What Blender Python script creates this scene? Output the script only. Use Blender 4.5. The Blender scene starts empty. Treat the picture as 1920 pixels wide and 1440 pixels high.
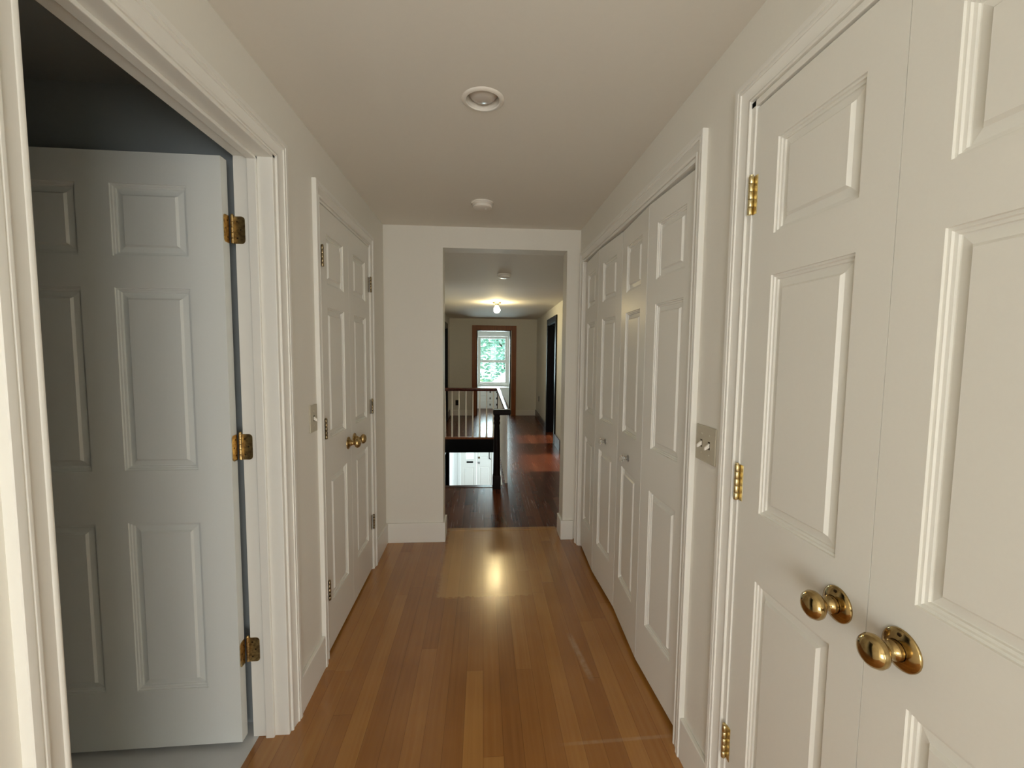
import bpy, bmesh, math, random
from mathutils import Matrix, Vector
random.seed(7)
scene = bpy.context.scene
COL = scene.collection
PI = math.pi

# ------------------------------------------------------------------ materials
def new_mat(name):
    m = bpy.data.materials.new(name); m.use_nodes = True
    nt = m.node_tree; b = nt.nodes['Principled BSDF']
    return m, nt, b

def srgb(r, g, b):
    f = lambda c: c/12.92 if c <= 0.04045 else ((c+0.055)/1.055)**2.4
    return (f(r/255), f(g/255), f(b/255), 1.0)

def paint(name, col, rough=0.5, bump=0.0, scale=60.0, spec=0.4, var=0.03):
    m, nt, b = new_mat(name)
    N, L = nt.nodes, nt.links
    tc = N.new('ShaderNodeTexCoord')
    no = N.new('ShaderNodeTexNoise'); no.inputs['Scale'].default_value = scale; no.inputs['Detail'].default_value = 4
    L.new(tc.outputs['Object'], no.inputs['Vector'])
    lo = tuple(c*(1-var) for c in col[:3])+(1,); hi = tuple(min(1, c*(1+var)) for c in col[:3])+(1,)
    mx = N.new('ShaderNodeMix'); mx.data_type = 'RGBA'
    mx.inputs[6].default_value = lo; mx.inputs[7].default_value = hi
    L.new(no.outputs['Fac'], mx.inputs[0]); L.new(mx.outputs[2], b.inputs['Base Color'])
    b.inputs['Roughness'].default_value = rough
    b.inputs['Specular IOR Level'].default_value = spec
    if bump:
        bp = N.new('ShaderNodeBump'); bp.inputs['Strength'].default_value = bump; bp.inputs['Distance'].default_value = 0.002
        L.new(no.outputs['Fac'], bp.inputs['Height']); L.new(bp.outputs['Normal'], b.inputs['Normal'])
    return m

def metal(name, col, rough=0.2, wear=0.08, dark=None):
    m, nt, b = new_mat(name)
    N, L = nt.nodes, nt.links
    tc = N.new('ShaderNodeTexCoord')
    no = N.new('ShaderNodeTexNoise'); no.inputs['Scale'].default_value = 90; no.inputs['Detail'].default_value = 6
    L.new(tc.outputs['Object'], no.inputs['Vector'])
    cr = N.new('ShaderNodeValToRGB')
    cr.color_ramp.elements[0].position = 0.35; cr.color_ramp.elements[1].position = 0.6
    cr.color_ramp.elements[0].color = dark or tuple(c*0.6 for c in col[:3])+(1,)
    cr.color_ramp.elements[1].color = col
    L.new(no.outputs['Fac'], cr.inputs[0]); L.new(cr.outputs[0], b.inputs['Base Color'])
    mr = N.new('ShaderNodeMapRange'); mr.inputs[3].default_value = rough+wear; mr.inputs[4].default_value = rough
    L.new(no.outputs['Fac'], mr.inputs[0]); L.new(mr.outputs[0], b.inputs['Roughness'])
    b.inputs['Metallic'].default_value = 1.0
    return m

def wood_floor(name, dark, mid, light, width, rough, seam, length=1.1, marks=False, spec=0.5):
    """boards running along y; every board has its own tone, fine grain and a thin dark seam"""
    m, nt, b = new_mat(name)
    N, L = nt.nodes, nt.links
    def math_(op, a, bb=None, c=None):
        n = N.new('ShaderNodeMath'); n.operation = op
        for i, v in enumerate((a, bb, c)):
            if v is None: continue
            if isinstance(v, (int, float)): n.inputs[i].default_value = v
            else: L.new(v, n.inputs[i])
        return n.outputs[0]
    tc = N.new('ShaderNodeTexCoord'); sp = N.new('ShaderNodeSeparateXYZ'); L.new(tc.outputs['Object'], sp.inputs[0])
    x, y = sp.outputs[0], sp.outputs[1]
    xs = math_('DIVIDE', math_('ADD', x, 10.0), width)
    ix = math_('FLOOR', xs); fx = math_('FRACT', xs)
    w1 = N.new('ShaderNodeTexWhiteNoise'); w1.noise_dimensions = '1D'; L.new(ix, w1.inputs['W'])
    ys = math_('ADD', math_('DIVIDE', math_('ADD', y, 20.0), length), math_('MULTIPLY', w1.outputs[0], 7.3))
    iy = math_('FLOOR', ys); fy = math_('FRACT', ys)
    cb = N.new('ShaderNodeCombineXYZ'); L.new(ix, cb.inputs[0]); L.new(iy, cb.inputs[1])
    w2 = N.new('ShaderNodeTexWhiteNoise'); w2.noise_dimensions = '2D'; L.new(cb.outputs[0], w2.inputs['Vector'])
    mp = N.new('ShaderNodeMapping'); mp.inputs['Scale'].default_value = (70, 2.2, 1)
    L.new(tc.outputs['Object'], mp.inputs[0])
    gr = N.new('ShaderNodeTexNoise'); gr.inputs['Scale'].default_value = 1.0; gr.inputs['Detail'].default_value = 5
    L.new(mp.outputs[0], gr.inputs['Vector'])
    big = N.new('ShaderNodeTexNoise'); big.inputs['Scale'].default_value = 2.5; big.inputs['Detail'].default_value = 3
    L.new(tc.outputs['Object'], big.inputs['Vector'])
    v = math_('ADD', math_('MULTIPLY', w2.outputs[0], 0.34),
              math_('ADD', math_('MULTIPLY', gr.outputs['Fac'], 0.34), math_('MULTIPLY', big.outputs['Fac'], 0.36)))
    cr = N.new('ShaderNodeValToRGB'); L.new(v, cr.inputs[0])
    e = cr.color_ramp.elements
    e[0].position = 0.22; e[0].color = dark; e[1].position = 0.86; e[1].color = light
    k = e.new(0.52); k.color = mid
    sx = math_('MINIMUM', fx, math_('SUBTRACT', 1.0, fx)); sy = math_('MINIMUM', fy, math_('SUBTRACT', 1.0, fy))
    gx = math_('LESS_THAN', sx, seam/width); gy = math_('LESS_THAN', sy, seam*0.8/length)
    g = math_('MAXIMUM', gx, gy)
    mx = N.new('ShaderNodeMix'); mx.data_type = 'RGBA'; mx.blend_type = 'MULTIPLY'
    mx.inputs[7].default_value = (0.5, 0.42, 0.36, 1)
    L.new(math_('MULTIPLY', g, 0.6), mx.inputs[0]); L.new(cr.outputs[0], mx.inputs[6])
    col = mx.outputs[2]
    if marks:
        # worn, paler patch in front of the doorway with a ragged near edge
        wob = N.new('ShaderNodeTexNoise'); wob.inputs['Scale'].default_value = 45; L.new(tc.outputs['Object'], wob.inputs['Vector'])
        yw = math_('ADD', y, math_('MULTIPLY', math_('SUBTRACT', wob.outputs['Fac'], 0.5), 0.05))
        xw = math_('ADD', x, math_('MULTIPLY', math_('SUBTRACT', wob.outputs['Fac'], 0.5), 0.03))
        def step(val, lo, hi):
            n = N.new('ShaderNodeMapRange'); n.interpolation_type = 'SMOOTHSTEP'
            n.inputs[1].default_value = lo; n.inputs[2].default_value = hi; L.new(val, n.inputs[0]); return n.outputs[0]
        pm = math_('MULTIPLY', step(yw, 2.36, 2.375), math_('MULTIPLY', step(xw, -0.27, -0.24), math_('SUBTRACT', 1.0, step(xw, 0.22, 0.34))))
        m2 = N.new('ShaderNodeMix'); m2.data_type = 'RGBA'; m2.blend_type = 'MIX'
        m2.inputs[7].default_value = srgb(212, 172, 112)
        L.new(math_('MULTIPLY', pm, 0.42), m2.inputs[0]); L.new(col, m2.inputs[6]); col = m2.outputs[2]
        # two pale scuffs
        def band(cx, cy, ang, hw, hl):
            ca, sa = math.cos(ang), math.sin(ang)
            dx = math_('SUBTRACT', x, cx); dy = math_('SUBTRACT', y, cy)
            u = math_('ADD', math_('MULTIPLY', dx, ca), math_('MULTIPLY', dy, sa))
            w = math_('SUBTRACT', math_('MULTIPLY', dy, ca), math_('MULTIPLY', dx, sa))
            a = math_('SUBTRACT', 1.0, step(math_('ABSOLUTE', u), hl*0.5, hl))
            c = math_('SUBTRACT', 1.0, step(math_('ABSOLUTE', w), hw*0.3, hw))
            return math_('MULTIPLY', a, c)
        s = math_('MAXIMUM', math_('MULTIPLY', band(0.455, 1.86, PI/2+0.12, 0.020, 0.18), 0.36), math_('MULTIPLY', band(0.50, 1.425, 0.03, 0.010, 0.24), 0.24))
        s = math_('MULTIPLY', s, wob.outputs['Fac'])
        m3 = N.new('ShaderNodeMix'); m3.data_type = 'RGBA'; m3.inputs[7].default_value = srgb(226, 208, 180)
        L.new(s, m3.inputs[0]); L.new(col, m3.inputs[6]); col = m3.outputs[2]
    L.new(col, b.inputs['Base Color'])
    rg = N.new('ShaderNodeMapRange'); rg.inputs[3].default_value = rough-0.04; rg.inputs[4].default_value = rough+0.06
    L.new(gr.outputs['Fac'], rg.inputs[0]); L.new(rg.outputs[0], b.inputs['Roughness'])
    b.inputs['Specular IOR Level'].default_value = spec
    if marks:
        b.inputs['Coat Weight'].default_value = 0.55; b.inputs['Coat Roughness'].default_value = 0.19
    bp = N.new('ShaderNodeBump'); bp.inputs['Strength'].default_value = 0.18 if marks else 0.04; bp.inputs['Distance'].default_value = 0.001
    L.new(math_('SUBTRACT', math_('MULTIPLY', gr.outputs['Fac'], 0.15), g), bp.inputs['Height']); L.new(bp.outputs['Normal'], b.inputs['Normal'])
    return m

def wood(name, dark, light, rough=0.35, axis=2, scale=3.0):
    m, nt, b = new_mat(name)
    N, L = nt.nodes, nt.links
    tc = N.new('ShaderNodeTexCoord'); mp = N.new('ShaderNodeMapping')
    s = [60, 60, 60]; s[axis] = scale; mp.inputs['Scale'].default_value = s
    no = N.new('ShaderNodeTexNoise'); no.inputs['Scale'].default_value = 1; no.inputs['Detail'].default_value = 5
    cr = N.new('ShaderNodeValToRGB'); cr.color_ramp.elements[0].position = 0.3; cr.color_ramp.elements[1].position = 0.7
    cr.color_ramp.elements[0].color = dark; cr.color_ramp.elements[1].color = light
    L.new(tc.outputs['Object'], mp.inputs[0]); L.new(mp.outputs[0], no.inputs['Vector'])
    L.new(no.outputs['Fac'], cr.inputs[0]); L.new(cr.outputs[0], b.inputs['Base Color'])
    b.inputs['Roughness'].default_value = rough
    return m

M = {}
M['wall'] = paint('wall_paint', (0.77, 0.75, 0.685, 1), 0.62, 0.06, 90, 0.3, 0.015)
M['ceiling'] = paint('ceiling_paint', (0.75, 0.72, 0.655, 1), 0.75, 0.08, 70, 0.2, 0.015)
M['trim'] = paint('trim_gloss_paint', (0.80, 0.79, 0.74, 1), 0.45, 0.02, 40, 0.35, 0.012)
M['door'] = paint('door_satin_paint', (0.78, 0.77, 0.715, 1), 0.38, 0.05, 140, 0.5, 0.015)
M['bathdoor'] = paint('bath_door_paint', (0.74, 0.765, 0.74, 1), 0.42, 0.05, 140, 0.45, 0.015)
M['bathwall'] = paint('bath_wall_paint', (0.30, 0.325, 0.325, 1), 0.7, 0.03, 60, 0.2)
M['bathfloor'] = paint('bath_tile', (0.62, 0.63, 0.64, 1), 0.35, 0.0, 6, 0.4, 0.12)
M['oldwall'] = paint('old_plaster_paint', (0.70, 0.69, 0.64, 1), 0.7, 0.25, 35, 0.25, 0.04)
M['lowwall'] = paint('foyer_paint', (0.84, 0.85, 0.84, 1), 0.6, 0.03, 60, 0.3)
M['lightwood'] = wood_floor('maple_strip_floor', srgb(134, 84, 36), srgb(160, 108, 50), srgb(184, 134, 70), 0.072, 0.21, 0.0011, 1.35, True, 0.5)
M['darkwood'] = wood_floor('dark_oak_floor', srgb(62, 28, 13), srgb(94, 47, 25), srgb(124, 72, 44), 0.06, 0.25, 0.0012, 1.1, False, 0.22)
M['brass'] = metal('polished_brass', (0.48, 0.35, 0.16, 1), 0.11, 0.06, (0.36, 0.25, 0.105, 1))
M['hingebrass'] = metal('satin_brass', (0.80, 0.70, 0.42, 1), 0.33, 0.08, (0.66, 0.52, 0.24, 1))
M['oldbrass'] = metal('tarnished_brass', (0.62, 0.45, 0.20, 1), 0.24, 0.2, (0.30, 0.20, 0.09, 1))
M['darkbrass'] = metal('dark_brass', (0.42, 0.33, 0.19, 1), 0.28, 0.15, (0.12, 0.09, 0.05, 1))
M['black'] = paint('black_hole', (0.01, 0.01, 0.01, 1), 0.8)
M['screw'] = metal('screw_dark', (0.10, 0.07, 0.04, 1), 0.4)
M['plate'] = paint('beige_switch_plate', (0.50, 0.46, 0.36, 1), 0.45, 0.02, 80, 0.4)
M['toggle'] = paint('ivory_toggle', (0.82, 0.79, 0.72, 1), 0.3, 0, 80, 0.5)
M['plastic'] = paint('white_plastic', (0.78, 0.74, 0.67, 1), 0.45, 0, 80, 0.4)
M['mahogany'] = wood('mahogany_rail', srgb(48, 18, 12), srgb(84, 34, 22), 0.22, 1)
M['darkoak'] = wood('dark_stained_oak', srgb(14, 6, 4), srgb(24, 10, 6), 0.55, 2)
M['darkoak'].node_tree.nodes['Principled BSDF'].inputs['Specular IOR Level'].default_value = 0.15
M['blackwood_and_shade'] = paint('black_wood_and_shade', (0.004, 0.0035, 0.004, 1), 0.38, 0, 40, 0.12)
M['blackdoor_and_shade'] = paint('matte_black_door_and_shade', (0.003, 0.003, 0.003, 1), 0.9, 0, 40, 0.0)
M['fir'] = wood('orange_fir_trim', srgb(112, 58, 18), srgb(150, 84, 30), 0.45, 2)
M['whiteenamel'] = paint('white_enamel', (0.84, 0.82, 0.78, 1), 0.35, 0, 50, 0.5)
M['baseold'] = paint('plum_base_paint', (0.075, 0.052, 0.055, 1), 0.35, 0, 50, 0.5)
M['leaf'] = paint('leaf_hazed_green', (0.38, 0.63, 0.53, 1), 0.6, 0, 3, 0.3, 0.3)  # pale cyan puts overexposed haze into the leaf colour
M['bark'] = paint('bark', (0.16, 0.12, 0.09, 1), 0.9, 0.4, 20, 0.2, 0.3)
M['lawn'] = paint('lawn_green', (0.20, 0.30, 0.12, 1), 0.9, 0, 5, 0.2, 0.3)
M['siding'] = paint('white_siding', (0.8, 0.8, 0.78, 1), 0.7, 0, 10)
M['roof'] = paint('grey_roof', (0.35, 0.37, 0.4, 1), 0.8, 0, 20, 0.2, 0.2)
M['carpet'] = paint('pale_bounce_carpet', (0.62, 0.60, 0.56, 1), 0.95, 0.3, 200, 0.1, 0.1)
M['chrome'] = metal('brushed_steel', (0.6, 0.6, 0.6, 1), 0.25)

def glassy(name, col=(1, 1, 1, 1), rough=0.02, ior=1.45):
    m, nt, b = new_mat(name)
    b.inputs['Base Color'].default_value = col; b.inputs['Roughness'].default_value = rough
    b.inputs['Transmission Weight'].default_value = 1.0; b.inputs['IOR'].default_value = ior
    return m
M['acrylic'] = glassy('clear_acrylic', (0.97, 0.96, 0.94, 1), 0.05)
def pane_mat():
    m, nt, b = new_mat('window_glass')
    N, L = nt.nodes, nt.links
    tr = N.new('ShaderNodeBsdfTransparent'); tr.inputs[0].default_value = (0.93, 0.97, 0.97, 1)
    gl = N.new('ShaderNodeBsdfGlossy'); gl.inputs['Roughness'].default_value = 0.02
    fr = N.new('ShaderNodeFresnel'); fr.inputs[0].default_value = 1.45
    mx = N.new('ShaderNodeMixShader')
    L.new(fr.outputs[0], mx.inputs[0]); L.new(tr.outputs[0], mx.inputs[1]); L.new(gl.outputs[0], mx.inputs[2])
    L.new(mx.outputs[0], N['Material Output'].inputs[0])
    return m
M['pane'] = pane_mat()
def emis(name, col, s):
    m, nt, b = new_mat(name)
    b.inputs['Base Color'].default_value = col; b.inputs['Emission Color'].default_value = col; b.inputs['Emission Strength'].default_value = s
    return m
M['bulb_on'] = emis('lit_bulb', (1.0, 0.79, 0.40, 1), 205.0)
M['bulb_off'] = paint('frosted_bulb', (0.60, 0.55, 0.49, 1), 0.18, 0, 50, 0.6)

# ------------------------------------------------------------------ mesh helpers
def box(bm, x0, x1, y0, y1, z0, z1):
    vs = [bm.verts.new(p) for p in ((x0,y0,z0),(x1,y0,z0),(x1,y1,z0),(x0,y1,z0),(x0,y0,z1),(x1,y0,z1),(x1,y1,z1),(x0,y1,z1))]
    for f in ((0,3,2,1),(4,5,6,7),(0,1,5,4),(1,2,6,5),(2,3,7,6),(3,0,4,7)):
        bm.faces.new([vs[i] for i in f])

def lathe(bm, prof, origin, axis, seg=24, cap=True):
    """prof: list of (r, h) along axis from origin"""
    axis = Vector(axis).normalized()
    q = Vector((0, 0, 1)).rotation_difference(axis).to_matrix()
    o = Vector(origin); rings = []
    for r, h in prof:
        if r < 1e-6:
            rings.append([bm.verts.new(o + q @ Vector((0, 0, h)))]); continue
        rings.append([bm.verts.new(o + q @ Vector((r*math.cos(2*PI*i/seg), r*math.sin(2*PI*i/seg), h))) for i in range(seg)])
    for a, b in zip(rings, rings[1:]):
        for i in range(seg):
            j = (i+1) % seg
            if len(a) == 1 and len(b) == 1: continue
            if len(a) == 1: bm.faces.new((a[0], b[i], b[j]))
            elif len(b) == 1: bm.faces.new((a[i], a[j], b[0]))
            else: bm.faces.new((a[i], a[j], b[j], b[i]))
    if cap:
        if len(rings[0]) > 1: bm.faces.new(list(reversed(rings[0])))
        if len(rings[-1]) > 1: bm.faces.new(rings[-1])

def tube(bm, p0, p1, r, seg=12):
    p0, p1 = Vector(p0), Vector(p1); d = p1-p0
    lathe(bm, [(r, 0), (r, d.length)], p0, d, seg)

def build(name, bm, mat, parent=None, loc=None, rotz=0.0, smooth=False, bevel=0.0, seg=2):
    bmesh.ops.recalc_face_normals(bm, faces=bm.faces[:])
    me = bpy.data.meshes.new(name); bm.to_mesh(me); bm.free()
    o = bpy.data.objects.new(name, me); COL.objects.link(o)
    if mat: me.materials.append(mat)
    if loc is not None: o.location = loc
    o.rotation_euler = (0, 0, rotz)
    if parent: o.parent = parent
    if smooth:
        for p in me.polygons: p.use_smooth = True
        try: me.set_sharp_from_angle(angle=math.radians(38))
        except Exception: pass
    if bevel:
        md = o.modifiers.new('bevel', 'BEVEL'); md.width = bevel; md.segments = seg; md.limit_method = 'ANGLE'; md.angle_limit = math.radians(40)
    return o

def tag(o, label, cat, group=None, kind=None):
    o['label'] = label; o['category'] = cat
    if group: o['group'] = group
    if kind: o['kind'] = kind
    return o
def struct(o, label, cat): return tag(o, label, cat, kind='structure')
def empty(name, loc, rotz=0.0):
    o = bpy.data.objects.new(name, None); COL.objects.link(o); o.empty_display_size = 0.05
    o.location = loc; o.rotation_euler = (0, 0, rotz); return o
def new(): return bmesh.new()
def copy_tree(o, parent=None):
    c = o.copy(); COL.objects.link(c)
    if parent: c.parent = parent
    for ch in list(o.children): copy_tree(ch, c)
    return c

RW = -PI/2   # a piece built facing -y, turned to face -x (on the right wall)
LW = PI/2    # ... turned to face +x (on the left wall)

# ------------------------------------------------------------------ panel doors (local: width +x, front -y, height +z)
STICK = [(0, 0), (0.0008, 0.0042), (0.0055, 0.0046), (0.0072, 0.0080), (0.0120, 0.0090), (0.0130, 0.0130), (0.0150, 0.0132), (0.031, 0.0100), (0.0365, 0.0036)]
ZP = [(0.213, 0.805), (0.983, 1.580), (1.680, 1.905)]          # panel heights above the door's foot
def panel_face(bm, w, h, cols, rows, flip=False, y=0.0):
    xs = sorted({0.0, w, *[c for p in cols for c in p]}); zs = sorted({0.0, h, *[c for p in rows for c in p]})
    s = -1 if flip else 1
    for i in range(len(xs)-1):
        for j in range(len(zs)-1):
            a, b, c, d = xs[i], xs[i+1], zs[j], zs[j+1]
            if any(abs(p[0]-a) < 1e-6 for p in cols) and any(abs(p[0]-c) < 1e-6 for p in rows):
                loops = []
                for off, dep in STICK:
                    loops.append([bm.verts.new((x, y+s*dep, z)) for x, z in ((a+off, c+off), (b-off, c+off), (b-off, d-off), (a+off, d-off))])
                for p, q in zip(loops, loops[1:]):
                    for k in range(4):
                        l = (k+1) % 4; bm.faces.new((p[k], p[l], q[l], q[k]))
                bm.faces.new(loops[-1])
            else:
                bm.faces.new([bm.verts.new(v) for v in ((a, y, c), (b, y, c), (b, y, d), (a, y, d))])
def panel_leaf(name, w, cols, mat, loc, rotz, h=2.015, t=0.035, rows=ZP, both=False):
    bm = new()
    panel_face(bm, w, h, cols, rows)
    if both: panel_face(bm, w, h, cols, rows, True, t)
    else: bm.faces.new([bm.verts.new(v) for v in ((0, t, 0), (0, t, h), (w, t, h), (w, t, 0))])
    for a, b in (((0,0),(0,h)),((w,0),(w,h))):
        bm.faces.new([bm.verts.new(v) for v in ((a[0],0,0),(a[0],t,0),(a[0],t,h),(a[0],0,h))])
    for z in (0, h):
        bm.faces.new([bm.verts.new(v) for v in ((0,0,z),(w,0,z),(w,t,z),(0,t,z))])
    bmesh.ops.remove_doubles(bm, verts=bm.verts[:], dist=1e-5)
    return build(name, bm, mat, None, loc, rotz)

def knob(parent, x, z, mat, scale=1.0):
    """round door knob on a wide domed rosette, axis -y"""
    bm = new()
    lathe(bm, [(r*scale, h*scale) for r, h in ((0.0005, 0.0675), (0.010, 0.067), (0.018, 0.0645), (0.0245, 0.059), (0.0275, 0.0515), (0.0262, 0.045), (0.021, 0.039),
               (0.0135, 0.0355), (0.0108, 0.032), (0.0108, 0.026), (0.0135, 0.021), (0.0165, 0.018), (0.0165, 0.006))], (x, 0, z), (0, -1, 0), 40)
    k = build('door_knob', bm, mat, parent, smooth=True)
    bm = new()
    lathe(bm, [(r*scale, h*scale) for r, h in ((0.0345, 0.0), (0.0345, 0.0022), (0.033, 0.0042), (0.028, 0.0065), (0.021, 0.0098), (0.0175, 0.0105), (0.017, 0.0065), (0.0, 0.0065))], (x, 0, z), (0, -1, 0), 40, False)
    r = build('rosette', bm, mat, k, smooth=True)
    bm = new(); lathe(bm, [(0.0035, 0), (0.0035, 0.0013), (0.0, 0.0022)], (x, -0.0068*scale, z+0.0265*scale), (0, -1, 0), 12, False)
    build('rosette_screw', bm, M['screw'], r, smooth=True)
    return k

def butt_hinge(parent, x, z, mat, length=0.095, r=0.0058, out=0.007, leaf=0.014, side=1):
    """knuckle proud of the face at x, thin leaf edge toward `side`"""
    bm = new()
    n = 5; seg = length/n
    for i in range(n):
        rr = r if i % 2 == 0 else r*0.96
        lathe(bm, [(rr*0.9, 0.0006), (rr, 0.0014), (rr, seg-0.0014), (rr*0.9, seg-0.0006)], (x, -out, z+i*seg), (0, 0, 1), 14)
    lathe(bm, [(r*0.8, 0), (r*0.85, 0.003), (0, 0.005)], (x, -out, z+length), (0, 0, 1), 12)
    h = build('hinge', bm, mat, parent, smooth=True)
    bm = new()
    a, b = sorted((x, x+side*leaf))
    box(bm, a, b, -0.0016, 0.0006, z, z+length)
    build('hinge_leaf', bm, mat, h, bevel=0.0004)
    return h

# ------------------------------------------------------------------ casings
CAS = [(0, 0), (0, 0.008), (0.0015, 0.0098), (0.0045, 0.0104), (0.0075, 0.0092), (0.0085, 0.0076), (0.020, 0.0092), (0.031, 0.0118), (0.034, 0.0128),
       (0.0345, 0.0158), (0.037, 0.0172), (0.0405, 0.0168), (0.0415, 0.0150), (0.0435, 0.0150), (0.0445, 0.0175), (0.052, 0.0185), (0.0565, 0.0182), (0.058, 0.0165), (0.058, 0)]
def casing_bm(u0, u1, top, prof=CAS, bottom=0.0):
    bm = new(); rows = []
    for a, t in prof:
        rows.append([bm.verts.new(p) for p in ((u0-a, -t, bottom), (u0-a, -t, top+a), (u1+a, -t, top+a), (u1+a, -t, bottom))])
    for p, q in zip(rows, rows[1:]):
        for k in range(3): bm.faces.new((p[k], p[k+1], q[k+1], q[k]))
    bm.faces.new([r[0] for r in rows]); bm.faces.new([r[3] for r in reversed(rows)])
    return bm
def flat_prof(w, t): return [(0, 0), (0, t-0.002), (0.002, t), (w-0.003, t), (w, t-0.003), (w, 0)]

def wall_panel(name, mat, axis, at0, at1, a0, a1, z0, z1, holes):
    """solid wall between at0..at1 across its thickness, spanning a0..a1, with holes (b0,b1,zb,zt)"""
    bm = new()
    xs = sorted({a0, a1, *[h[0] for h in holes], *[h[1] for h in holes]}); zs = sorted({z0, z1, *[h[2] for h in holes], *[h[3] for h in holes]})
    solid = {}
    for i in range(len(xs)-1):
        for j in range(len(zs)-1):
            cx, cz = (xs[i]+xs[i+1])/2, (zs[j]+zs[j+1])/2
            solid[i, j] = not any(h[0] < cx < h[1] and h[2] < cz < h[3] for h in holes)
    def P(a, t, z): return (a, t, z) if axis == 'x' else (t, a, z)
    def quad(*ps): bm.faces.new([bm.verts.new(p) for p in ps])
    for (i, j), s in solid.items():
        if not s: continue
        A, B, Z0, Z1 = xs[i], xs[i+1], zs[j], zs[j+1]
        quad(P(A, at0, Z0), P(B, at0, Z0), P(B, at0, Z1), P(A, at0, Z1)); quad(P(A, at1, Z0), P(B, at1, Z0), P(B, at1, Z1), P(A, at1, Z1))
        if not solid.get((i-1, j), False): quad(P(A, at0, Z0), P(A, at1, Z0), P(A, at1, Z1), P(A, at0, Z1))
        if not solid.get((i+1, j), False): quad(P(B, at0, Z0), P(B, at1, Z0), P(B, at1, Z1), P(B, at0, Z1))
        if not solid.get((i, j-1), False): quad(P(A, at0, Z0), P(B, at0, Z0), P(B, at1, Z0), P(A, at1, Z0))
        if not solid.get((i, j+1), False): quad(P(A, at0, Z1), P(B, at0, Z1), P(B, at1, Z1), P(A, at1, Z1))
    bmesh.ops.remove_doubles(bm, verts=bm.verts[:], dist=1e-5)
    return build(name, bm, mat)
def slab(name, mat, x0, x1, y0, y1, z0, z1, label, cat, bevel=0.0):
    bm = new(); box(bm, x0, x1, y0, y1, z0, z1)
    return struct(build(name, bm, mat, bevel=bevel), label, cat)

# ================================================================== NEAR HALL
HC = 2.28; XR = 0.70; XL = -0.70; YB = -0.60; YE = 3.105; YT = 3.25
slab('floor', M['lightwood'], -0.805, 0.83, YB-0.06, 3.32, -0.12, 0.0, 'honey coloured maple strip floor of the near hallway', 'floor')
slab('ceiling', M['ceiling'], -0.83, 0.83, YB, YT, HC, HC+0.1, 'off white plaster ceiling of the near hallway', 'ceiling')
struct(wall_panel('wall_right', M['wall'], 'y', XR, 0.82, YB, YE, 0, HC, [(0.292, 1.108, 0, 2.04), (1.405, 2.985, 0, 2.045)]), 'off white right hallway wall holding the closet doors', 'wall')
struct(wall_panel('wall_left', M['wall'], 'y', -0.805, XL, YB, YE, 0, HC, [(0.727, 1.528, 0, 2.045), (1.912, 2.718, 0, 2.04)]), 'off white left hallway wall with the open bathroom doorway', 'wall')
struct(wall_panel('wall_end', M['wall'], 'x', YE, YT, -0.83, 1.45, 0, HC, [(-0.285, 0.603, 0, 2.133)]), 'off white end wall with the square opening to the far hall', 'wall')

# ---- big double doors on the right
def near_door(name, y_h, y_e, hinge_side, label, col):
    w = abs(y_h-y_e)
    d = panel_leaf(name, w-0.0016, col, M['door'], (XR, max(y_h, y_e)-0.0008, 0.015), RW)
    struct(d, label, 'door'); return d
d1 = near_door('door_1', 1.100, 0.700, 1, 'narrow white panelled closet door with three brass hinges and the farther brass knob at right', [(0.085, 0.322)])
for z in (1.763, 1.005, 0.25): butt_hinge(d1, -0.001, z-0.015, M['hingebrass'], 0.098, 0.0062, 0.008, 0.017, 1)
knob(d1, 0.336, 0.897, M['brass'], 1.0)
d2 = near_door('door_2', 0.297, 0.700, -1, 'nearest white panelled door cut off by the right picture edge, with larger brass knob', [(0.080, 0.315)])
knob(d2, 0.066, 0.897, M['brass'], 1.0)
for z in (1.763, 1.005, 0.25): butt_hinge(d2, 0.400, z-0.015, M['hingebrass'], 0.098, 0.0062, 0.008, 0.017, -1)
t1 = struct(build('trim_1', casing_bm(-1.118, -0.283, 2.055), M['trim'], None, (XR, 0, 0), RW, smooth=True), 'white moulded casing around the large double closet doors at right', 'casing')
bm = new()
for a, b in ((-1.124, -1.1005), (-0.295, -0.277)): box(bm, a, b, -0.004, 0.11, 0, 2.052)
box(bm, -1.124, -0.277, -0.004, 0.11, 2.036, 2.052)
build('jamb', bm, M['trim'], t1, bevel=0.0015)

# ---- bifold closet
Y0, W, H4 = 1.409, 0.393, 2.0
pts = [(0.714, Y0), (0.695, Y0+W), (0.714, Y0+2*W), (0.697, Y0+3*W), (0.714, Y0+4*W)]
lab = ['white bifold closet leaf nearest the double switch plate', 'white bifold closet leaf with the nearer clear knob', 'white bifold closet leaf with the farther clear knob', 'white bifold closet leaf farthest along, beside the end wall']
for i in range(4):
    (xa, ya), (xb, yb) = pts[i+1], pts[i]       # local u runs from far to near
    ang = math.atan2(yb-ya, xb-xa); L_ = math.hypot(xb-xa, yb-ya)
    d = panel_leaf('door_%d' % (3+i), L_-0.005, [(0.082, L_-0.087)], M['door'], (xa+0.0025*math.cos(ang), ya+0.0025*math.sin(ang), 0.022), ang, H4, 0.033)
    struct(d, lab[i], 'door')
    if i in (1, 2):
        bm = new(); u = L_/2
        lathe(bm, [(0.0, 0.040), (0.010, 0.0395), (0.0165, 0.036), (0.0185, 0.030), (0.0165, 0.024), (0.009, 0.019), (0.0075, 0.012), (0.010, 0.004), (0.010, 0.001)], (u, 0, 0.873), (0, -1, 0), 10, True)
        k = build('closet_knob', bm, M['acrylic'], d)
        k['label'] = 'clear faceted knob'
        bm = new(); lathe(bm, [(0.0165, 0), (0.0165, 0.002), (0.012, 0.0035), (0, 0.0035)], (u, 0, 0.873), (0, -1, 0), 24, False)
        build('rosette', bm, M['chrome'], k, smooth=True)
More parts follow.
